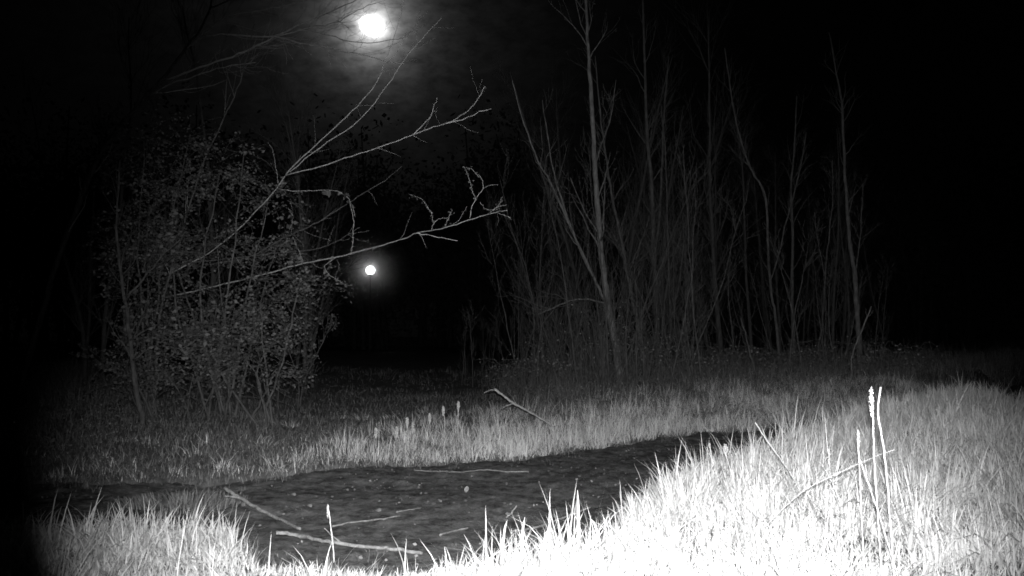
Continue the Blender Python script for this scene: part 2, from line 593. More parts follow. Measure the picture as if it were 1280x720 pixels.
# low weeds and brambles further back
mb = MB()
x, y = scatter(21000, -11, 16, 6.3, 24)
dd = y - y_far(x)
gap = sstep(-5.2, -3.6, x * 10 / y) * (1 - sstep(-0.6, 0.6, x * 10 / y))        # the clearing stays short
k = (dd > 0.15) & in_view(x, y, .61) & (rng.random(len(x)) < 1 - 0.55 * gap - .3 * gap * sstep(9, 12, y))
x, y, gap = x[k], y[k], gap[k]
hm = (0.06 + 0.26 * fbm(x * .8, y * .8, 51) * sstep(7.5, 13, y)) * (1 - 0.70 * gap) * (1 + 0.9 * sstep(15, 20, y))
tuft_blades(mb, x, y, 5, 0.18, hm, 0.45, 0.004, 0.009, 1.1)
thatch(mb, 240000, -8, 10, 5.8, 15, lambda x, y: (y > y_far(x)) & (rng.random(len(x)) < np.exp(-(y - y_far(x)) / 3.0)) & in_view(x, y, .58), .04, .13)
n = 9
kk = np.repeat(np.arange(len(x)), n)
pos = np.stack([x[kk] + rng.normal(0, .18, len(kk)), y[kk] + rng.normal(0, .18, len(kk)), 0 * x[kk]], -1)
k = path_mask(pos[:, 0], pos[:, 1]) < .3
pos, kk = pos[k], kk[k]
pos[:, 2] = ground_z(pos[:, 0], pos[:, 1]) + hm[kk] * rng.uniform(.05, 1.0, len(kk))
leaf_quads(mb, pos, rng.uniform(.014, .036, len(kk)) * (1 - .3 * gap[kk]), hang=0.1)
tag(mb.build('undergrowth', M_WEED), 'low dim weeds and brambles covering the wood floor beyond the path', 'undergrowth', kind='stuff')

# sprouts creeping onto the mud from both edges
mb = MB()
x, y = scatter(30000, -5, 7, 3.6, 13)
e = np.minimum(y - y_near(x), y_far(x) - y)
k = (e > -.05) & (rng.random(len(x)) < np.exp(-np.abs(e) / .13) * .9 + .012) & (fbm(x * 3, y * 3, 91) > .42)
x, y, e = x[k], y[k], e[k]
tuft_blades(mb, x, y, 9, 0.05, (.03 + .06 * rng.random(len(x))) * np.exp(-np.abs(e) / .5), .4, .0025, .005, 1.1, surf, True)
tag(mb.build('grass', M_WEED), 'sparse short sprouts creeping onto the mud along both edges of the path', 'grass', kind='stuff')

# dead leaves and crumbs on the path
mb = MB()
x, y = scatter(9000, -4.5, 7, 3.3, 13)
k = (path_mask(x, y) > 0.6)
x, y = x[k], y[k]
k = rng.random(len(x)) < 0.15 + 0.85 * (fbm(x * 2, y * 3, 61) > 0.52)
x, y = x[k], y[k]
leaf_quads(mb, np.stack([x, y, path_z(x, y) + .006], -1), rng.uniform(.008, .028, len(x)), hang=0.0)
tag(mb.build('leaf_litter', M_LITTER), 'scattered dead leaves and crumbs lying on the muddy path', 'leaf litter', kind='stuff')


for (px, py, sz, lab) in [
    (585, 617, .05, 'curled dead leaf standing upright in the middle of the path'),
    (432, 614, .04, 'pale dead leaf flat on the mud left of the middle of the path'),
    (521, 610, .035, 'small pale dead leaf on the mud below the left end of the straight stick'),
    (548, 628, .045, 'crumpled dead leaf on the mud above the slender twig'),
    (364, 620, .06, 'ragged dead leaf on the mud right of the forked fallen branch'),
    (470, 640, .06, 'broad dead leaf lying flat just beyond the slender twig'),
    (384, 634, .06, 'broad dead leaf on the mud between the forked branch and the plantain spike')]:
    q = G(px, py)
    m_ = MB()
    u = np.linspace(-1, 1, 5)
    rows = []
    for i, t_ in enumerate(np.linspace(0, 1, 6)):
        wd_ = sz * .34 * math.sin(math.pi * min(.97, t_ * .9 + .08))
        up = sz * (.9 * t_ if 'upright' in lab else .12 * math.sin(4 * t_))
        for c_ in u:
            rows.append((q.x + c_ * wd_ + sz * t_ * (.2 if 'upright' in lab else .8) - .3 * sz, q.y + (.0 if 'upright' in lab else c_ * wd_ * .8 - sz * t_ * .2), q.z + .008 + up + .25 * wd_ * c_ * c_ + rng.normal(0, .001)))
    m_.add(rows, np.array([(r_ * 5 + c_, r_ * 5 + c_ + 1, r_ * 5 + c_ + 6, r_ * 5 + c_ + 5) for r_ in range(5) for c_ in range(4)]))
    tag(m_.build('dead_leaf', M_STICK, loc=q), lab, 'leaf', 'pale dead leaves on the path')


# ------------------------------------------------------------------ sticks lying about
def stick(name, pix, label, cat, w0, w1, forks=(), lifts=None, group=None, material=M_STICK, ys=None):
    pts = []
    for i, (a_, b_) in enumerate(pix):
        lf = lifts[i] if lifts else 0.015
        if ys:
            pts.append(P(a_, b_, ys[i]))
        else:
            pts.append(G(a_, b_, lf))
    root = empty(name, (pts[-1].x, pts[-1].y, float(surf(pts[-1].x, pts[-1].y))))
    line = curve(pts, 6, 0.002)
    m_ = MB()
    yy = np.array([p.y for p in line])
    tube(m_, line, .74 * taper(len(line), w0, w1) * yy / F / 2, 7, 0.10)
    m_.build('stem', material, root, smooth=True)
    for fk, fw in forks:
        fp = curve(fk, 4, 0.001)
        m_ = MB()
        tube(m_, fp, .74 * taper(len(fp), fw, fw * .5) * fp[0].y / F / 2, 6, 0.06)
        m_.build('fork', material, root, smooth=True)
    return tag(root, label, cat, group)


a0 = G(300, 622, .10)
stick('fallen_branch', [(281, 611), (300, 622), (325, 637), (352, 650), (375, 661)],
      'forked fallen branch with its split end raised over the mud beside the left grass', 'fallen branch', 6.5, 5.0,
      forks=[([a0, P(289, 621, a0.y - .02), P(281, 619.5, a0.y - .05)], 5)], lifts=[.14, .10, .06, .03, .015])
b1 = G(430, 680, .02)
stick('fallen_branch', [(345, 666), (372, 669), (400, 675), (430, 680), (465, 684), (500, 687), (528, 692)],
      'long low fallen branch half buried in grass along the bottom of the path', 'fallen branch', 7, 6,
      forks=[([b1, P(418, 672, b1.y - .01), P(405, 660, b1.y - .02)], 3)], lifts=[.05, .04, .05, .03, .03, .015, .005])
c1 = P(642, 504, 8.75)
stick('propped_stick', [(618, 486), (630, 495), (642, 504), (658, 513), (676, 523), (692, 533)],
      'thin pale forked stick propped up in the weeds beyond the path', 'stick', 4.2, 3.4,
      forks=[([c1, P(632, 508, 8.7), P(621, 515, 8.6)], 2.2), ([P(619, 487, 8.9), P(612, 488, 8.9), P(605, 491, 8.85)], 1.8)],
      ys=[8.9, 8.82, 8.75, 8.62, 8.45, 8.3], material=M_TWIG)
stick('straight_stick', [(518, 588), (545, 589), (572, 590), (605, 587.2), (635, 589.5), (661, 589.5)],
      'long straight pale stick lying flat across the far side of the path', 'stick', 1.6, 2.6, lifts=[.012] * 6)
stick('twig', [(640, 664), (668, 660), (690, 652), (715, 643), (738, 634)],
      'thin twig running up into the edge of the bright grass bank', 'twig', 4, 2.5, lifts=[.012, .012, .015, .03, .06])
stick('twig', [(550, 669), (566, 664), (585, 660)], 'short pale twig lying in front of the bright near blades', 'twig', 4, 3)
stick('twig', [(415, 658), (440, 653), (470, 650), (500, 645)], 'slender twig lying on the mud above the long low branch', 'twig', 3.5, 2.5)
stick('twig', [(632, 647), (640, 640), (646, 632)], 'stubby twig end poking up from the mud in mid path', 'twig', 3.5, 2.5, lifts=[.01, .05, .09])
stick('twig', [(496, 640), (512, 637), (527, 634)], 'faint broken twig lying just beyond the slender one on the mud', 'twig', 3, 2)


# ------------------------------------------------------------------ weeds one can pick out
def flower_plant(name, pix, Y, label, cat, head, group=None, w=2.6, head_r=0.012, n_head=16, leaves=0, ground=None):
    """stem through pixels at distance Y; head = length of the flower head in metres"""
    pts = [P(a_, b_, Y) for a_, b_ in pix]
    gz = float(surf(pts[-1].x, pts[-1].y))
    d = (pts[-1] - pts[-2]).normalized()
    d = (d * 1.0 + Vector((0, 0, -.15))).normalized()
    for _ in range(40):
        gz = float(surf(pts[-1].x, pts[-1].y))
        if pts[-1].z <= gz - .005:
            break
        pts.append(pts[-1] + d * .06)
    head_r *= .65
    root = empty(name, (pts[-1].x, pts[-1].y, gz))
    line = curve(pts, 4, 0.0006)
    w *= .52
    m_ = MB()
    tube(m_, line, taper(len(line), w * .8, w) * Y / F / 2, 5)
    m_.build('stem', M_STALK, root, smooth=True)
    if head:
        m_ = MB()
        top = line[0]
        t = rng.random(n_head * 4)
        rr = .8 * head_r * rng.random(len(t)) ** .5 * np.sin(math.pi * np.clip(t * .85 + .12, 0, 1))
        aa = rng.uniform(0, 6.28, len(t))
        pos = np.stack([top.x + rr * np.cos(aa), top.y + rr * np.sin(aa), top.z + .01 - head * t], -1)
        for q_, s_ in zip(pos, rng.uniform(.18, .4, len(t)) * head_r):
            v = np.array([(1, 0, 0), (-1, 0, 0), (0, 1, 0), (0, -1, 0), (0, 0, 1.25), (0, 0, -1.25)]) * s_ + q_
            m_.add(v, np.array([(0, 2, 4), (2, 1, 4), (1, 3, 4), (3, 0, 4), (2, 0, 5), (1, 2, 5), (3, 1, 5), (0, 3, 5)]))
        m_.build('flower_head', M_FLOWER, root)
    if leaves:
        for _ in range(leaves):
            i = int(rng.integers(len(line) // 4, len(line)))
            m_ = MB()
            blades(m_, np.array([tuple(line[min(i, len(line) - 1)])]), np.array([rng.uniform(.04, .09)]), np.array([.012]), np.array([.9]), np.array([rng.uniform(0, 6.28)]))
            m_.build('leaf', M_GRASS, root)
    return tag(root, label, cat, group)


gp = 'flower spikes standing above the far verge'
for (a_, b_, c_, Y, lab) in [
    (470, 536, 556, 7.9, 'leftmost pale flower spike rising from the far verge grass'),
    (496, 535, 560, 8.0, 'second pale flower spike from the left end of the far verge row'),
    (506, 541, 572, 7.7, 'lowest pale flower spike leaning in front of a crowded pair on the far verge'),
    (509, 523, 558, 8.2, 'taller pale flower spike of the crowded pair on the far verge'),
    (516, 530, 558, 8.2, 'shorter flower spike at the right of the crowded pair on the far verge'),
    (537, 518, 552, 8.5, 'lone pale flower spike left of the two tallest on the far verge'),
    (554, 509, 552, 8.6, 'pale flower spike second tallest with a side bud on the far verge'),
    (573, 503, 548, 8.7, 'tallest and thinnest pale flower spike at the right end of the far verge row')]:
    flower_plant('flower_spike', [(a_, b_), (a_ + rng.uniform(-2, 2), (b_ + c_) / 2), (a_ - 1, c_)], Y, lab, 'wildflower', .10, gp, 2.2, .031, 26)

flower_plant('seed_head_plant', [(1089, 487), (1091, 515), (1092, 545), (1093, 580), (1097, 640)], 3.1,
             'tall weed with a knobbly budded head beside the bare bent stalk', 'wild plant', .11, None, 5, .017, 26, leaves=3)
flower_plant('bare_stalk', [(1101, 484), (1098, 505), (1098, 522), (1104, 555), (1108, 590), (1112, 640)], 3.0,
             'bare bent pale stalk standing taller than the grass on the near bank', 'stalk', 0, None, 5.6)
flower_plant('bud_stalk', [(1073, 541), (1073, 560), (1075, 600)], 3.2, 'short spike of small buds left of the knobbly headed weed', 'wild plant', .07, None, 4, .010, 18)
flower_plant('dry_stalk', [(944, 528), (955, 545), (970, 566), (988, 592), (1005, 625)], 4.6, 'straight dry stem leaning back left out of the bright bank grass', 'stalk', 0, None, 3)
flower_plant('dry_stalk', [(1121, 561), (1098, 569), (1075, 579), (1050, 590), (1010, 610), (985, 630)], 3.9, 'long dry stem lying almost flat across the grass by the bare stalk', 'stalk', 0, None, 2.4)
flower_plant('dry_stalk', [(1075, 575), (1084, 600), (1098, 640)], 3.1, 'short thick stem leaning left at the foot of the bare stalk', 'stalk', 0, None, 4)
flower_plant('clover_head', [(907, 558), (909, 580), (910, 610)], 5.4, 'round fluffy white flower head at the crest of the bright bank', 'wildflower', .07, None, 4, .028, 34)
flower_plant('clover_head', [(887, 556), (890, 575), (893, 605)], 5.4, 'small tufted flower head left of the fluffy one on the bank', 'wildflower', .03, None, 4, .012, 16)
flower_plant('flower_spike', [(1036, 564), (1037, 580), (1038, 620)], 4.4, 'short stout pale spike in the middle of the bright bank grass', 'wildflower', .08, None, 3, .016, 26)
flower_plant('plantain_spike', [(410, 633), (412, 645), (414, 662), (416, 680)], 4.1, 'single dark stemmed plantain spike by the long low branch', 'wild plant', .07, None, 3.5, .011, 22)
gb = 'broad blades at the near end of the path'
for (tp, md, bt, wd, Y, lab) in [
    ((722, 612), (723, 650), (724, 690), 9, 3.9, 'tallest broad upright blade at the corner of the bright bank'),
    ((656, 646), (653, 668), (650, 700), 7, 3.8, 'broad blade bent at its tip left of the tallest one'),
    ((688, 652), (683, 672), (676, 700), 7, 3.8, 'broad blade tilted right between the bent one and the tallest'),
    ((737, 647), (745, 660), (757, 685), 7, 3.9, 'blunt blade falling left just right of the tallest one'),
    ((634, 650), (630, 668), (625, 700), 6, 3.8, 'slim blade tilted right in the front cluster by the path end')]:
    base = P(*bt, Y)
    gz = float(surf(base.x, base.y)) - .01
    tip = P(*tp, Y)
    m_ = MB()
    wv = wd * .55 * Y / F / 2
    p1, p2 = P(*md, Y), P(*bt, Y)
    p2.z = min(p2.z, gz)
    pts = curve([p2, p1, tip], 5)
    n = len(pts)
    prof = np.interp(np.linspace(0, 1, n), [0, .3, .75, 1], [.8, 1, .65, .04]) * wv
    A = np.array([tuple(p) for p in pts])
    L_, R_ = A.copy(), A.copy()
    L_[:, 0] -= prof
    R_[:, 0] += prof
    A[:, 1] += prof * .5
    V = np.stack([L_, A, R_], 1).reshape(-1, 3)
    i = np.arange(n - 1)[:, None] * 3
    m_.add(V, np.concatenate([i + np.array([[0, 1, 4, 3]]), i + np.array([[1, 2, 5, 4]])]))
    tag(m_.build('grass_blade', M_GRASS, loc=(p2.x, p2.y, gz)), lab, 'grass blade', gb)


# ------------------------------------------------------------------ trees
def tree(name, label, cat, trunk, limbs, material, trunk_mat=None, group=None, twigs=(30, .4, 1.2), limb_tw=(14, .2, .7), depth=2, leaf=None, leafmat=None, rmin=.002, lump=.05):
    """trunk / limbs: (points, radii[, material]); twigs grow from both"""
    pts, rad = trunk
    b = pts[0]
    gz = float(ground_z(b.x, b.y))
    if b.z > gz - .02:
        pts = [Vector((b.x, b.y, gz - .05))] + list(pts)
        rad = np.concatenate([[rad[0] * 1.25], rad])
    root = empty(name, (b.x, b.y, gz))
    m_ = MB()
    tube(m_, pts, rad, 9, lump)
    m_.build('trunk', trunk_mat or material, root, smooth=True)
    tw, tips = MB(), []
    if twigs[0]:
        twiggy(tw, pts, rad, twigs[0], twigs[1], twigs[2], depth, .25, .5, .12, rmin, 4, tips)
    for lp, lr, *lm_ in limbs:
        m_ = MB()
        tube(m_, lp, lr, 6, lump)
        m_.build('branch', lm_[0] if lm_ else material, root, smooth=True)
        if limb_tw[0]:
            twiggy(tw, lp, lr, limb_tw[0], limb_tw[1], limb_tw[2], depth, .2, .5, .1, rmin, 4, tips)
    if tw.n:
        tag(tw.build('twigs', material, root), kind='stuff')
    if leaf and tips:
        lm = MB()
        per, smin, smax = leaf
        pos = []
        for p, d in tips:
            for _ in range(per):
                pos.append(tuple(p - d * rng.uniform(0, .12) + Vector(rng.normal(0, .02, 3))))
        leaf_quads(lm, np.array(pos), rng.uniform(smin, smax, len(pos)))
        tag(lm.build('crown', leafmat or M_LEAF, root), kind='stuff')
    return tag(root, label, cat, group)


PL = pix_line
# right wood
tree('bare_tree', 'brightest pale tree trunk, tall and slightly leaning, with limbs fanning left', 'tree',
     PL([(776, 482), (769, 430), (758, 370), (753, 330), (748, 270), (743, 190), (739, 120), (735, 60), (732, 0), (729, -80), (726, -170)], 15, 15, 10.5, 1.5),
     [PL([(755, 375), (742, 345), (725, 310), (705, 265), (688, 228), (672, 200), (655, 155), (640, 100)], 15, 14.2, 3.85, 1.12),
      PL([(752, 365), (735, 335), (718, 295), (702, 250), (692, 215), (686, 180), (678, 125)], 15, 15.4, 2.75, 1.12),
      PL([(749, 293), (735, 272), (724, 248), (713, 222)], 15, 14.6, 1.65, 0.9),
      PL([(760, 380), (735, 374), (712, 376), (690, 386), (674, 392)], 15, 14.3, 2.2, 1.5),
      PL([(745, 210), (752, 180), (764, 145), (770, 100)], 15, 15.5, 1.65, 0.8)],
     M_PALE, twigs=(16, .6, 1.9), limb_tw=(7, .4, 1.1), leaf=(1, .02, .035))
tree('bare_tree', 'grey stem leaning left close on the right of the brightest pale trunk', 'tree',
     PL([(807, 462), (798, 410), (789, 370), (783, 335), (775, 290), (764, 240), (757, 195), (750, 140), (744, 70)], 15.6, 16.2, 5.5, 1.5),
     [PL([(785, 345), (795, 318), (806, 290), (812, 270)], 15.7, 15.2, 1.65, 0.9), PL([(789, 370), (772, 385), (764, 378)], 15.6, 15, 1.65, 1.12)],
     M_BARK, twigs=(20, .4, 1.2))
tree('bare_tree', 'thickest dim straight trunk that forks in two behind the leaning grey stem', 'tree',
     PL([(822, 470), (821, 400), (818, 340), (816, 270), (813, 215), (808, 150), (806, 80), (803, -20)], 18.5, 19, 8.25, 2.25),
     [PL([(819, 320), (825, 260), (828, 200), (830, 140), (836, 70)], 18.6, 19, 3.85, 1.5)], M_BARK, twigs=(24, .5, 1.6))
tree('bare_tree', 'slim upright stem with forked top just right of the thickest dim trunk', 'tree',
     PL([(836, 455), (838, 395), (836, 340), (834, 270), (832, 195), (826, 130)], 17.5, 17.8, 3.3, 1.12),
     [PL([(838, 400), (846, 370), (853, 320), (860, 265), (863, 215)], 17.5, 17.2, 2.2, 0.9)], M_BARK, twigs=(18, .4, 1.1))
tree('bare_tree', 'thin pale tree splitting into a wide V above mid height', 'tree',
     PL([(974, 442), (970, 400), (965, 370), (961, 330), (959, 275), (955, 240), (940, 214), (930, 188), (920, 150), (912, 105), (906, 60)], 18, 18.5, 3.85, 1.5),
     [PL([(963, 350), (974, 318), (984, 272), (998, 222), (1008, 165)], 18, 18, 2.2, 1.05)], M_MID, twigs=(16, .4, 1.1))
tree('bare_tree', 'dim upright trunk standing between the V shaped tree and the far right trunk', 'tree',
     PL([(993, 440), (990, 380), (991, 300), (989, 240), (992, 195), (996, 120)], 20, 20, 4.95, 1.5), [], M_BARK, twigs=(18, .5, 1.3))
tree('bare_tree', 'lone pale knotted trunk at the far right with a crooked top', 'tree',
     PL([(1074, 420), (1071, 385), (1068, 340), (1062, 300), (1058, 240), (1055, 180), (1052, 130), (1044, 82), (1036, 40)], 16.5, 16.5, 6.6, 1.5),
     [PL([(1068, 345), (1074, 310), (1077, 270), (1079, 230)], 16.5, 16.8, 1.65, 0.9)], M_MID, twigs=(14, .4, 1.0), lump=.12)
tree('bare_tree', 'thin crooked stem left of the lone pale knotted trunk', 'tree',
     PL([(1023, 442), (1029, 390), (1032, 335), (1037, 290), (1041, 245), (1040, 200)], 17.5, 17.5, 2.2, 1.05),
     [PL([(1031, 345), (1022, 300), (1018, 265)], 17.5, 17.2, 1.38, 0.8)], M_BARK, twigs=(14, .3, .8))
tree('leaning_pole', 'thin bare pole leaning right in front of the lone pale knotted trunk', 'sapling',
     PL([(1064, 448), (1071, 428), (1079, 408), (1089, 383)], 14.5, 14.5, 1.65, 1.5), [], M_PALE, twigs=(3, .1, .3))
tree('sapling', 'short leaning dead stem left of the V shaped tree', 'sapling',
     PL([(943, 462), (937, 440), (931, 415), (926, 398)], 14.5, 14.8, 2.75, 1.5), [], M_BARK, twigs=(3, .1, .4))

# left: the tree whose long bare limbs cross the clearing
limbA = PL([(213, 342), (258, 318), (298, 287), (320, 264), (345, 236), (362, 213), (385, 190), (418, 160), (447, 132), (470, 105), (482, 75), (492, 48), (502, 15), (512, -25)], 10.4, 8.2, 1.9, .7, 4, .003)
limbA2 = PL([(362, 215), (400, 184), (440, 158), (462, 136), (484, 106), (506, 74), (528, 48), (552, 22)], 9.1, 8.6, 1.15, .6, 4, .003)
limbB = PL([(358, 219), (400, 208), (440, 195), (480, 182), (515, 169), (542, 159), (560, 153), (580, 142), (596, 126), (606, 108)], 9.1, 8.0, 1.4, .7, 4, .003)
limbB2 = PL([(555, 155), (585, 147), (614, 136)], 8.1, 8.0, 1.1, .6)
limbB3 = PL([(515, 169), (530, 155), (540, 141), (546, 122)], 8.3, 8.2, 1.1, .6)
limbC = PL([(205, 372), (255, 361), (300, 350), (340, 340), (380, 329), (420, 322), (450, 314), (480, 306), (505, 298), (522, 291), (545, 287), (570, 280), (600, 271), (620, 265), (634, 263)], 10.6, 7.6, 1.9, 1.0, 4, .003)
limbC2 = PL([(518, 292), (535, 294), (552, 297), (572, 301)], 8.0, 7.9, 1.2, .6)
limbD = PL([(265, 330), (310, 322), (355, 297), (385, 284), (410, 270), (432, 256), (452, 243), (480, 226), (502, 208)], 10.4, 9.8, 1.7, .7, 4, .004)
limbE = PL([(222, 330), (280, 324), (340, 317), (400, 310), (430, 296), (450, 284)], 10.2, 9.6, 1.4, .7, 4, .004)
trunkL = PL([(190, 530), (194, 480), (196, 440), (202, 385), (212, 345), (225, 300), (236, 262), (250, 215), (266, 178), (280, 148), (296, 112), (308, 76), (318, 30)], 10.2, 10, 3.6, 1.0)
left_tree = tree('bare_tree', 'slender leaning tree at the left with long bare limbs reaching across the clearing', 'tree', trunkL,
                 [limbA, limbA2, limbB, limbB2, limbB3, limbC, limbC2, (*limbD, M_BARK), (*limbE, M_BARK)], M_TWIG, trunk_mat=M_BARK, twigs=(10, .3, .7), limb_tw=(0, 0, 0), rmin=.0012)  # trunk and rear limbs get darker bark for the weaker light on them
# side twigs with buds and catkins on those limbs
tw, lf = MB(), MB()


def bud_twig(pp, y0, y1, w0=1.8, w1=.9, per=9, size=(.013, .028)):
    w0, w1, per = w0 * .4, w1 * .5, int(per * .65)
    pts, rad = PL(pp, y0, y1, w0, w1, 4, .003)
    tube(tw, pts, rad, 4)
    A = np.array([tuple(p) for p in pts])
    s = rng.random(per * len(pp)) * (len(A) - 1)
    i = s.astype(int).clip(0, len(A) - 2)
    pos = A[i] + (A[i + 1] - A[i]) * (s - i)[:, None] + rng.normal(0, .011, (len(s), 3))
    if per:
        leaf_quads(lf, pos, rng.uniform(*size, len(pos)), hang=.6)


bud_twig([(439, 318), (441, 300), (442, 285), (441, 270), (437, 252)], 8.4, 8.4, 2, 1.2, 2)
bud_twig([(539, 288), (543, 278), (551, 273), (560, 272)], 7.9, 7.9, 1.8, 1, 0)
bud_twig([(542, 279), (540, 268), (533, 256), (526, 248), (512, 243)], 7.9, 7.8, 1.6, .8, 8)
bud_twig([(587, 273), (591, 256), (599, 242), (604, 236), (603, 226), (598, 218)], 7.75, 7.7, 2.2, 1, 3)
bud_twig([(595, 250), (590, 238), (586, 222), (580, 208)], 7.75, 7.7, 1.6, .8, 9)
bud_twig([(599, 222), (592, 213), (583, 209)], 7.7, 7.7, 1.2, .8, 6)
bud_twig([(604, 236), (614, 231), (622, 231)], 7.7, 7.6, 1.2, .8, 0)
bud_twig([(600, 252), (608, 262), (616, 262)], 7.7, 7.7, 1.2, .8, 3)
bud_twig([(616, 264), (624, 255), (628, 246)], 7.6, 7.6, 1.2, .8, 8, (.012, .03))
bud_twig([(612, 266), (620, 260), (634, 256)], 7.6, 7.6, 1.2, .8, 7, (.012, .03))
bud_twig([(556, 284), (562, 270), (565, 262)], 7.9, 7.9, 1.2, .8, 7, (.018, .035))
bud_twig([(566, 280), (574, 275), (584, 258)], 7.9, 7.9, 1, .7, 3, (.018, .035))
bud_twig([(622, 266), (632, 270), (638, 272)], 7.6, 7.6, 1.2, .8, 5, (.012, .025))
bud_twig([(348, 236), (372, 239), (398, 238), (420, 239), (434, 246), (441, 258), (443, 270)], 8.8, 8.6, 2.2, 1.0, 5, (.04, .08))
bud_twig([(348, 230), (345, 210), (342, 190), (335, 178)], 8.8, 8.8, 1.5, .8, 1)
bud_twig([(360, 260), (366, 272), (362, 288)], 9.2, 9.2, 1.5, .8, 5, (.04, .09))
bud_twig([(420, 322), (405, 335), (425, 352), (440, 357)], 8.9, 8.7, 1.6, .8, 8, (.03, .07))
bud_twig([(380, 330), (372, 310), (366, 296)], 9, 9, 1.5, .8, 5, (.04, .08))
bud_twig([(478, 80), (494, 68), (508, 40)], 8.4, 8.5, 1.2, .7, 1)
for lp, lr in (limbA, limbA2, limbB, limbC, limbD, limbE):
    twiggy(tw, lp, lr, 8, .12, .5, 1, .25, .7, .05, .0009, 3)
tag(tw.build('twigs', M_TWIG, left_tree), kind='stuff')
tag(lf.build('leaves', M_LEAF, left_tree), kind='stuff')

tree('bare_tree', 'second thin stem at the left edge beside the slender leaning tree', 'tree',
     PL([(178, 532), (170, 480), (164, 430), (158, 385), (150, 330), (146, 270), (150, 200)], 9.0, 9.3, 7, 2),
     [PL([(163, 425), (185, 412), (206, 424), (232, 420), (262, 418)], 9.0, 8.6, 2.4, 1), PL([(158, 375), (185, 340), (205, 318), (225, 300)], 9.1, 8.8, 3, 1.2),
      PL([(166, 450), (195, 432), (228, 436), (258, 415), (280, 410)], 9.0, 8.7, 2, 1)], M_BARK, twigs=(16, .3, .9), leaf=(1, .04, .07))
tree('overhanging_tree', 'tall dim tree at the upper left whose branches spread below and across the moon', 'tree',
     PL([(10, 540), (40, 430), (75, 320), (112, 220), (148, 160), (186, 118), (215, 84), (240, 50), (262, 10), (275, -60)], 10.5, 11, 8.40, 1.50),
     [PL([(236, 56), (262, 36), (285, 20), (330, 12), (372, 4), (420, -8)], 11, 10.5, 2.40, 0.90),
      PL([(232, 62), (255, 46), (285, 43), (320, 46), (350, 46), (375, 54), (405, 58), (440, 66), (480, 76), (505, 80)], 11, 10, 2.70, 0.90),
      PL([(205, 100), (250, 85), (290, 70), (320, 58), (345, 45), (372, 33), (400, 20), (432, 7), (460, -8)], 11, 10.3, 2.70, 1.08),
      PL([(345, 46), (375, 38), (405, 42), (432, 50), (458, 54), (490, 50), (510, 46)], 10.6, 10, 1.56, 0.72),
      PL([(372, 36), (400, 32), (425, 26), (448, 12), (470, 4)], 10.4, 10, 1.32, 0.72),
      PL([(262, 10), (300, -4), (360, -20)], 11, 10.6, 2.40, 1.20),
      PL([(190, 118), (215, 104), (245, 95), (280, 84), (320, 78)], 11, 10.6, 1.80, 0.72)],
     M_TWIG, trunk_mat=M_BARK, twigs=(8, .4, 1.2), limb_tw=(13, .2, .8), depth=2, rmin=.0012)


# ------------------------------------------------------------------ leafy thicket on the left
def shrub(label, base_px, Y, blobs, nspray, group='leafy shrubs of the left thicket'):
    b = P(base_px, 500, Y)
    b.z = float(ground_z(b.x, b.y))
    root = empty('leafy_shrub', b)
    tw_, lf_ = MB(), MB()
    for (px, py, rx, ry) in blobs:
        c = P(px, py, Y)
        st = curve([Vector((b.x + rng.normal(0, .08), b.y + rng.normal(0, .08), b.z - .03)), b.lerp(c, .45) + Vector((rng.normal(0, .12), 0, .1)), c], 6, .01)
        m_ = MB()
        rad = taper(len(st), .017, .006)
        tube(m_, st, rad, 6, .06)
        m_.build('stem', M_BARK, root, smooth=True)
        sx, sz = rx * Y / F, ry * Y / F
        nn = int(nspray * rx * ry / 2600)
        v = rng.standard_normal((nn, 3))
        v /= np.linalg.norm(v, axis=1)[:, None]
        v *= (rng.random(nn) ** .55 * rng.uniform(.7, 1.35, nn))[:, None]
        pos = np.array([tuple(c)]) + v * np.array([[sx, .7, sz]])
        keep = fbm(pos[:, 0] * 4.2, pos[:, 2] * 4.2, 77) > .43          # gaps between the sprays
        pos = pos[keep]
        for p in pos:
            d = Vector((p[0] - c.x, p[1] - c.y - .1, (p[2] - c.z) * .5)).normalized()
            ln = grow(Vector(p) - d * .16, d, .38, 4, .2, -.10)
            tube(tw_, ln, taper(5, .004, .0015), 3)
            A = np.array([tuple(q) for q in ln])
            k = rng.integers(6, 15)
            s = rng.uniform(.8, 4, k)
            i = s.astype(int).clip(0, 3)
            lp = A[i] + (A[i + 1] - A[i]) * (s - i)[:, None] + rng.normal(0, .03, (k, 3))
            leaf_quads(lf_, lp, rng.uniform(.018, .055, k), hang=.35)
        twiggy(tw_, st, rad, 10, .2, .7, 1, .3, .8, .04, .0015, 3)
    tag(tw_.build('twigs', M_BARK, root), kind='stuff')
    tag(lf_.build('crown', M_LEAF, root), kind='stuff')
    return tag(root, label, 'shrub', group)


shrub('tallest leafy shrub whose top sprays catch the light under the moon side limbs', 262, 9.9, [(275, 215, 62, 36), (335, 250, 36, 26), (215, 235, 55, 45), (305, 190, 20, 16)], 120)
shrub('broad leafy shrub in the middle of the left thicket behind the leaning trunk', 285, 10.3, [(270, 300, 75, 42), (345, 305, 42, 40), (215, 320, 60, 50)], 110)
shrub('leafy shrub reaching furthest right toward the distant light', 335, 9.8, [(375, 350, 52, 26), (325, 380, 55, 34), (355, 412, 38, 20)], 130)
shrub('low leafy shrub hanging over the weeds at the foot of the left thicket', 315, 9.6, [(305, 445, 68, 34), (345, 462, 36, 18), (260, 420, 50, 30)], 130)
shrub('dim shrub at the left edge around the two thin stems', 185, 10.2, [(185, 270, 50, 55), (180, 175, 48, 50), (190, 385, 50, 50), (238, 168, 30, 26), (165, 320, 40, 45)], 120)
shrub('low dim shrub at the left edge just above the verge', 200, 9.8, [(200, 470, 55, 38), (165, 440, 40, 40)], 120)

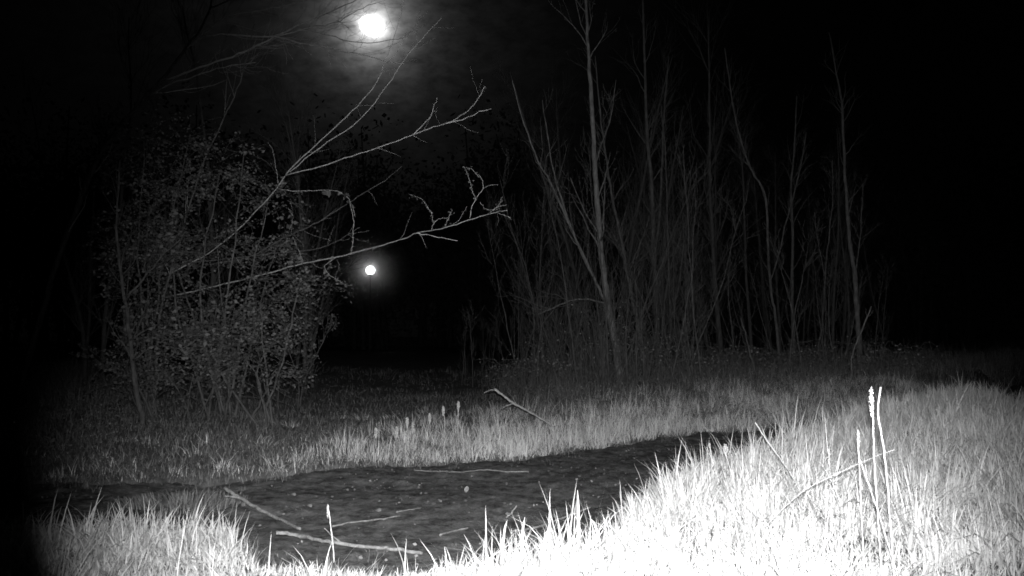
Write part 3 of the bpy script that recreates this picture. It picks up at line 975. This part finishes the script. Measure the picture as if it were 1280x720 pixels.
# ------------------------------------------------------------------ saplings and back rows: prototypes, then copies
def copy_tree(o):
    c = o.copy()
    C.objects.link(c)
    for ch in o.children:
        d = ch.copy()
        C.objects.link(d)
        d.parent = c
    return c


def proto(name, height, r, ntw, lmin, lmax, material, depth=2, gn=.05, leaf=None):
    pts = grow((0, 0, -0.05), (rng.normal(0, .08), rng.normal(0, .08), 1), height, 12, gn, .06)
    rad = taper(len(pts), r, r * .15)
    root = empty(name, (0, 0, 0))
    m_ = MB()
    tube(m_, pts, rad, 6, .06)
    m_.build('trunk', material, root, smooth=True)
    t_, tips = MB(), []
    twiggy(t_, pts, rad, ntw, lmin, lmax, depth, .15, .42, .12, .002, 3, tips)
    tag(t_.build('twigs', material, root), kind='stuff')
    if leaf:
        l_ = MB()
        pos = np.array([tuple(p + Vector(rng.normal(0, .03, 3))) for p, d in tips for _ in range(leaf)])
        leaf_quads(l_, pos, rng.uniform(.03, .06, len(pos)))
        tag(l_.build('crown', M_LEAF, root), kind='stuff')
    return root


def plant_row(protos, spots, label, cat, group, smin, smax, lean=.06, zones=None):
    """zones: (photograph pixel limit, where) from left to right; the label says where each plant stands and how tall it is"""
    used = set()
    for (x, y) in spots:
        i = int(rng.integers(len(protos)))
        o = protos[i] if i not in used else copy_tree(protos[i])
        used.add(i)
        o.location = (x, y, float(ground_z(x, y)))
        s = rng.uniform(smin, smax)
        o.scale = (s, s, s)
        o.rotation_euler = (rng.normal(0, lean), rng.normal(0, lean), rng.uniform(0, 6.28))
        where = next(wh for lim, wh in zones if 640 + x / y * F <= lim)
        size = 'short' if s < smin + .45 * (smax - smin) else 'tall'
        tag(o, size + ' ' + label + ' ' + where, cat, size + ' ' + group + ' ' + where)
    for i, p in enumerate(protos):
        if i not in used:
            for ch in list(p.children):
                bpy.data.objects.remove(ch)
            bpy.data.objects.remove(p)


def fan(px0, px1, y0, y1, n):
    o = []
    for _ in range(n):
        Y = rng.uniform(y0, y1)
        o.append(((rng.uniform(px0, px1) - 640) / F * Y, Y))
    return o


sap = [proto('sapling', 1.9, .014, 14, .2, .7, M_BARK, 2, .07) for _ in range(5)]
plant_row(sap, fan(645, 880, 13.2, 17.5, 44), 'thin twiggy sapling', 'sapling', 'saplings', .5, 1.25, .14,
          zones=[(700, 'left of the broken side branch of the brightest pale trunk'), (758, 'close on the left of the foot of the brightest pale trunk'), (812, 'between the brightest pale trunk and the thickest dim trunk'), (9999, 'right of the foot of the thickest dim trunk')])
sap = [proto('sapling', 3.6, .015, 14, .3, 1.1, M_BARK, 2, .09) for _ in range(6)]
plant_row(sap, fan(640, 880, 13.5, 19, 46), 'thin curving sapling', 'sapling', 'curving saplings', .6, 1.25, .13,
          zones=[(690, 'beyond the broken side branch of the brightest pale trunk'), (752, 'under the fanned limbs of the brightest pale trunk'), (800, 'just right of the brightest pale trunk'), (830, 'beside the thickest dim trunk'), (9999, 'right of the slim stem with the forked top')])
sap = [proto('sapling', 2.4, .013, 12, .2, .7, M_BARK, 2, .05) for _ in range(4)]
plant_row(sap, fan(885, 1118, 15, 20, 24), 'bare sapling', 'sapling', 'saplings', .5, 1.3, .1,
          zones=[(960, 'in the weeds left of the V shaped tree'), (1040, 'in the weeds round the dim upright trunk beside the V tree'), (9999, 'in the weeds round the lone knotted trunk')])
sap = [proto('sapling', 1.5, .010, 12, .15, .6, M_BARK, 2, .1, 1) for _ in range(3)]
plant_row(sap, fan(165, 400, 9.6, 12, 18), 'twiggy stem', 'sapling', 'stems', .5, 1.1, .15,
          zones=[(240, 'below the slender leaning tree at the left edge'), (320, 'under the middle of the left thicket'), (9999, 'under the clearing side of the left thicket')])
sap = [proto('sapling', 1.7, .011, 12, .2, .6, M_DARK, 2, .08) for _ in range(3)]
plant_row(sap, fan(575, 665, 16, 21, 14), 'dim sapling', 'sapling', 'saplings', .5, 1.1, .12,
          zones=[(620, 'just inside the right edge of the dark clearing'), (9999, 'between the dark clearing and the broken side branch')])
back = [proto('woodland_tree', 9, .075, 34, .8, 2.6, M_DARK, 2, .035) for _ in range(5)]
plant_row(back, fan(655, 905, 19, 27, 20), 'dim slender woodland tree', 'tree', 'woodland trees', .55, 1.0, .05,
          zones=[(740, 'behind the fanned limbs of the brightest pale trunk'), (820, 'behind the grey stem and the thickest dim trunk'), (9999, 'behind the slim stem with the forked top')])
back = [proto('woodland_tree', 9, .07, 30, .8, 2.4, M_DARK, 2, .035) for _ in range(4)]
plant_row(back, fan(905, 1118, 21, 30, 14), 'dark slender woodland tree', 'tree', 'woodland trees', .5, .85, .05,
          zones=[(990, 'deep behind the V shaped tree'), (9999, 'deep behind the lone pale knotted trunk')])
back = [proto('woodland_tree', 8, .06, 34, .7, 2.2, M_DARK, 2, .05) for _ in range(3)]
plant_row(back, fan(100, 400, 14, 22, 12), 'dark bare tree', 'tree', 'bare trees', .55, .9, .06,
          zones=[(250, 'behind the leftmost shrubs of the thicket'), (9999, 'behind the clearing side of the left thicket')])

def bramble(px, py, Y, wpx, hpx, label):
    c = P(px, py, Y)
    gz = float(ground_z(c.x, c.y))
    root = empty('bramble_bush', (c.x, c.y, gz))
    W, H = wpx / F * Y, hpx / F * Y
    cm, lm = MB(), MB()
    for _ in range(46):
        x0, y0 = c.x + rng.normal(0, W * .4), c.y + rng.normal(0, .35)
        x1, y1 = x0 + rng.normal(0, W * .5), y0 + rng.normal(0, .3)
        hh = H * rng.uniform(.45, 1.15)
        ln = curve([(x0, y0, float(ground_z(x0, y0)) - .02), (x0 * .75 + x1 * .25, y0 * .7 + y1 * .3, gz + hh * .8), (x1 * .7 + x0 * .3, y1, gz + hh), (x1, y1, gz + hh * rng.uniform(.5, 1.0))], 4, .012)
        tube(cm, ln, taper(len(ln), .006, .002), 4)
        A = np.array([tuple(p) for p in ln])[3:]
        k = rng.integers(0, len(A), 9)
        leaf_quads(lm, A[k] + rng.normal(0, .03, (9, 3)), rng.uniform(.02, .05, 9), hang=.1)
    tag(cm.build('canes', M_MID, root), kind='stuff')
    tag(lm.build('leaves', M_WEED, root), kind='stuff')
    tag(root, label, 'bramble', 'bramble bushes under the right wood')


bramble(765, 470, 14.6, 55, 95, 'tallest bramble bush climbing round the foot of the brightest pale trunk')
bramble(700, 475, 14.2, 60, 60, 'bramble bush left of the foot of the brightest pale trunk')
bramble(835, 470, 14.4, 55, 62, 'bramble bush with a pale leafy spray in front of the thickest dim trunk')
bramble(640, 482, 15.0, 45, 36, 'low bramble bush beside the dark clearing above the propped stick')
bramble(910, 468, 15.0, 55, 38, 'low bramble bush between the thickest dim trunk and the V shaped tree')
bramble(1000, 462, 15.5, 60, 42, 'bramble bush under the V shaped tree and dim upright trunk')
bramble(1090, 460, 15.0, 50, 45, 'bramble bush at the foot of the lone pale knotted trunk')

# a far wood that reads as one dark mass round the clearing
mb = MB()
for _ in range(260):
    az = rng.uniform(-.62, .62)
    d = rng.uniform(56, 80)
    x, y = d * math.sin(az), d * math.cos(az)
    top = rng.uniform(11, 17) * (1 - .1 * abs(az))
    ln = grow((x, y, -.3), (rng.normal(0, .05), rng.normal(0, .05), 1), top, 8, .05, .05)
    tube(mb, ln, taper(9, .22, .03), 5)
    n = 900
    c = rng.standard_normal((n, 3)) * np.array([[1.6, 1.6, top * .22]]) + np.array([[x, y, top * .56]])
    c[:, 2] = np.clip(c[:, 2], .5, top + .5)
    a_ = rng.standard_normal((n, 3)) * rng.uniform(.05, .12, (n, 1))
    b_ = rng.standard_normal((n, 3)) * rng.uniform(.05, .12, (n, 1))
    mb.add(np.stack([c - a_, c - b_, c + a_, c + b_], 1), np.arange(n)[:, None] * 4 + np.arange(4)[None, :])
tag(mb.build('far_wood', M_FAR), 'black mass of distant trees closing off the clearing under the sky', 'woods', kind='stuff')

# ------------------------------------------------------------------ the two lights of the picture
mb = MB()
nu, nv = 48, 24
D = 1500.0
ctr = Vector((0, 0, CAM_H)) + MOON_DIR * D
rm = 13.2 / F * D
ax = Vector((1, 0, 0)).cross(MOON_DIR).normalized()
rt = MOON_DIR.cross(ax).normalized()
if rt.x < 0: rt = -rt
if ax.z < 0: ax = -ax
V = []
for j in range(nv + 1):
    ph = math.pi * j / nv
    for i in range(nu):
        th = 2 * math.pi * i / nu
        u, v, d_ = math.sin(ph) * math.cos(th), math.sin(ph) * math.sin(th), math.cos(ph)
        # waning gibbous outline: one limb flattened, long axis tilted
        s = 1.0 - .27 * max(0, math.cos(th - R(52))) ** 4 - .22 * max(0, math.cos(th - R(232))) ** 3 + .05 * math.cos(th - R(150)) + .025 * math.sin(5 * th + 1)
        V.append(ctr + rt * (u * s * rm * 1.08) + ax * (v * s * rm) + MOON_DIR * (d_ * rm))
q = [(j * nu + i, (j + 1) * nu + i, (j + 1) * nu + (i + 1) % nu, j * nu + (i + 1) % nu) for j in range(nv) for i in range(nu)]
mb.add([tuple(v) for v in V], q)
mm = emit('moonshine', 14.0)
mm.cycles.emission_sampling = 'NONE'         # its light reaches the ground as the moonlight lamp
tag(mb.build('moon', mm, loc=ctr, smooth=True), 'bright gibbous moon glowing through thin cloud behind bare branches', 'moon')

LY = 46.0
lc = P(463, 338, LY)
gz = float(ground_z(lc.x, lc.y))
lamp = empty('garden_lamp', (lc.x, lc.y, gz))
tag(lamp, 'distant bright globe lamp on a dark post shining across the clearing', 'lamp')
mb = MB()
tube(mb, [(lc.x, lc.y, gz - .2), (lc.x, lc.y, gz + 1), (lc.x, lc.y, lc.z - .5), (lc.x, lc.y, lc.z - .27)], [.05, .03, .025, .04], 8)
mb.build('pole', M_POLE, lamp, smooth=True)
mb = MB()
tube(mb, [(lc.x, lc.y, lc.z - .30), (lc.x, lc.y, lc.z - .26), (lc.x, lc.y, lc.z - .21)], [.08, .14, .12], 12)
mb.build('collar', M_POLE, lamp, smooth=True)


def ball(c, r, nu=24, nv=14):
    V, q = [], []
    for j in range(nv + 1):
        for i in range(nu):
            a_, b_ = 2 * math.pi * i / nu, math.pi * j / nv
            V.append((c.x + r * math.sin(b_) * math.cos(a_), c.y + r * math.sin(b_) * math.sin(a_), c.z + r * math.cos(b_)))
    q = [(j * nu + i, (j + 1) * nu + i, (j + 1) * nu + (i + 1) % nu, j * nu + (i + 1) % nu) for j in range(nv) for i in range(nu)]
    return V, q


mb = MB()
mb.add(*ball(lc, .25))
gm = emit('lamp_glow', 9.0)
gm.cycles.emission_sampling = 'NONE'        # the lamp inside it lights the place
mb.build('globe', gm, lamp, smooth=True)
bl = bpy.data.lights.new('lamp_bulb', 'POINT')
bl.energy, bl.shadow_soft_size = 80.0, 0.26
bo = bpy.data.objects.new('lamp_bulb', bl)
C.objects.link(bo)
bo.parent = lamp
bo.location = (0, 0, lc.z - gz)
# ball of mist added round the lamp so that it shows a halo
m = bpy.data.materials.new('lamp_halo')
m.cycles.volume_sampling = 'EQUIANGULAR'
m.use_nodes = True
t = m.node_tree
t.nodes.remove(t.nodes['Principled BSDF'])
pv = nd(t, 'ShaderNodeVolumePrincipled')
co = nd(t, 'ShaderNodeTexCoord')
ln_ = nd(t, 'ShaderNodeVectorMath', operation='LENGTH')
t.links.new(co.outputs['Object'], ln_.inputs[0])
fall = math_n(t, 'MULTIPLY', math_n(t, 'EXPONENT', math_n(t, 'MULTIPLY', ln_.outputs['Value'], -1 / .42)), 3.6)
t.links.new(fall, pv.inputs['Density'])
pv.inputs['Color'].default_value = (.9, .9, .9, 1)
t.links.new(pv.outputs[0], t.nodes['Material Output'].inputs['Volume'])
mb = MB()
mb.add(*ball(lc, 2.3))
tag(mb.build('mist', m, loc=lc, smooth=True), 'faint ball of mist added round the distant globe lamp as its halo', 'mist', kind='stuff')
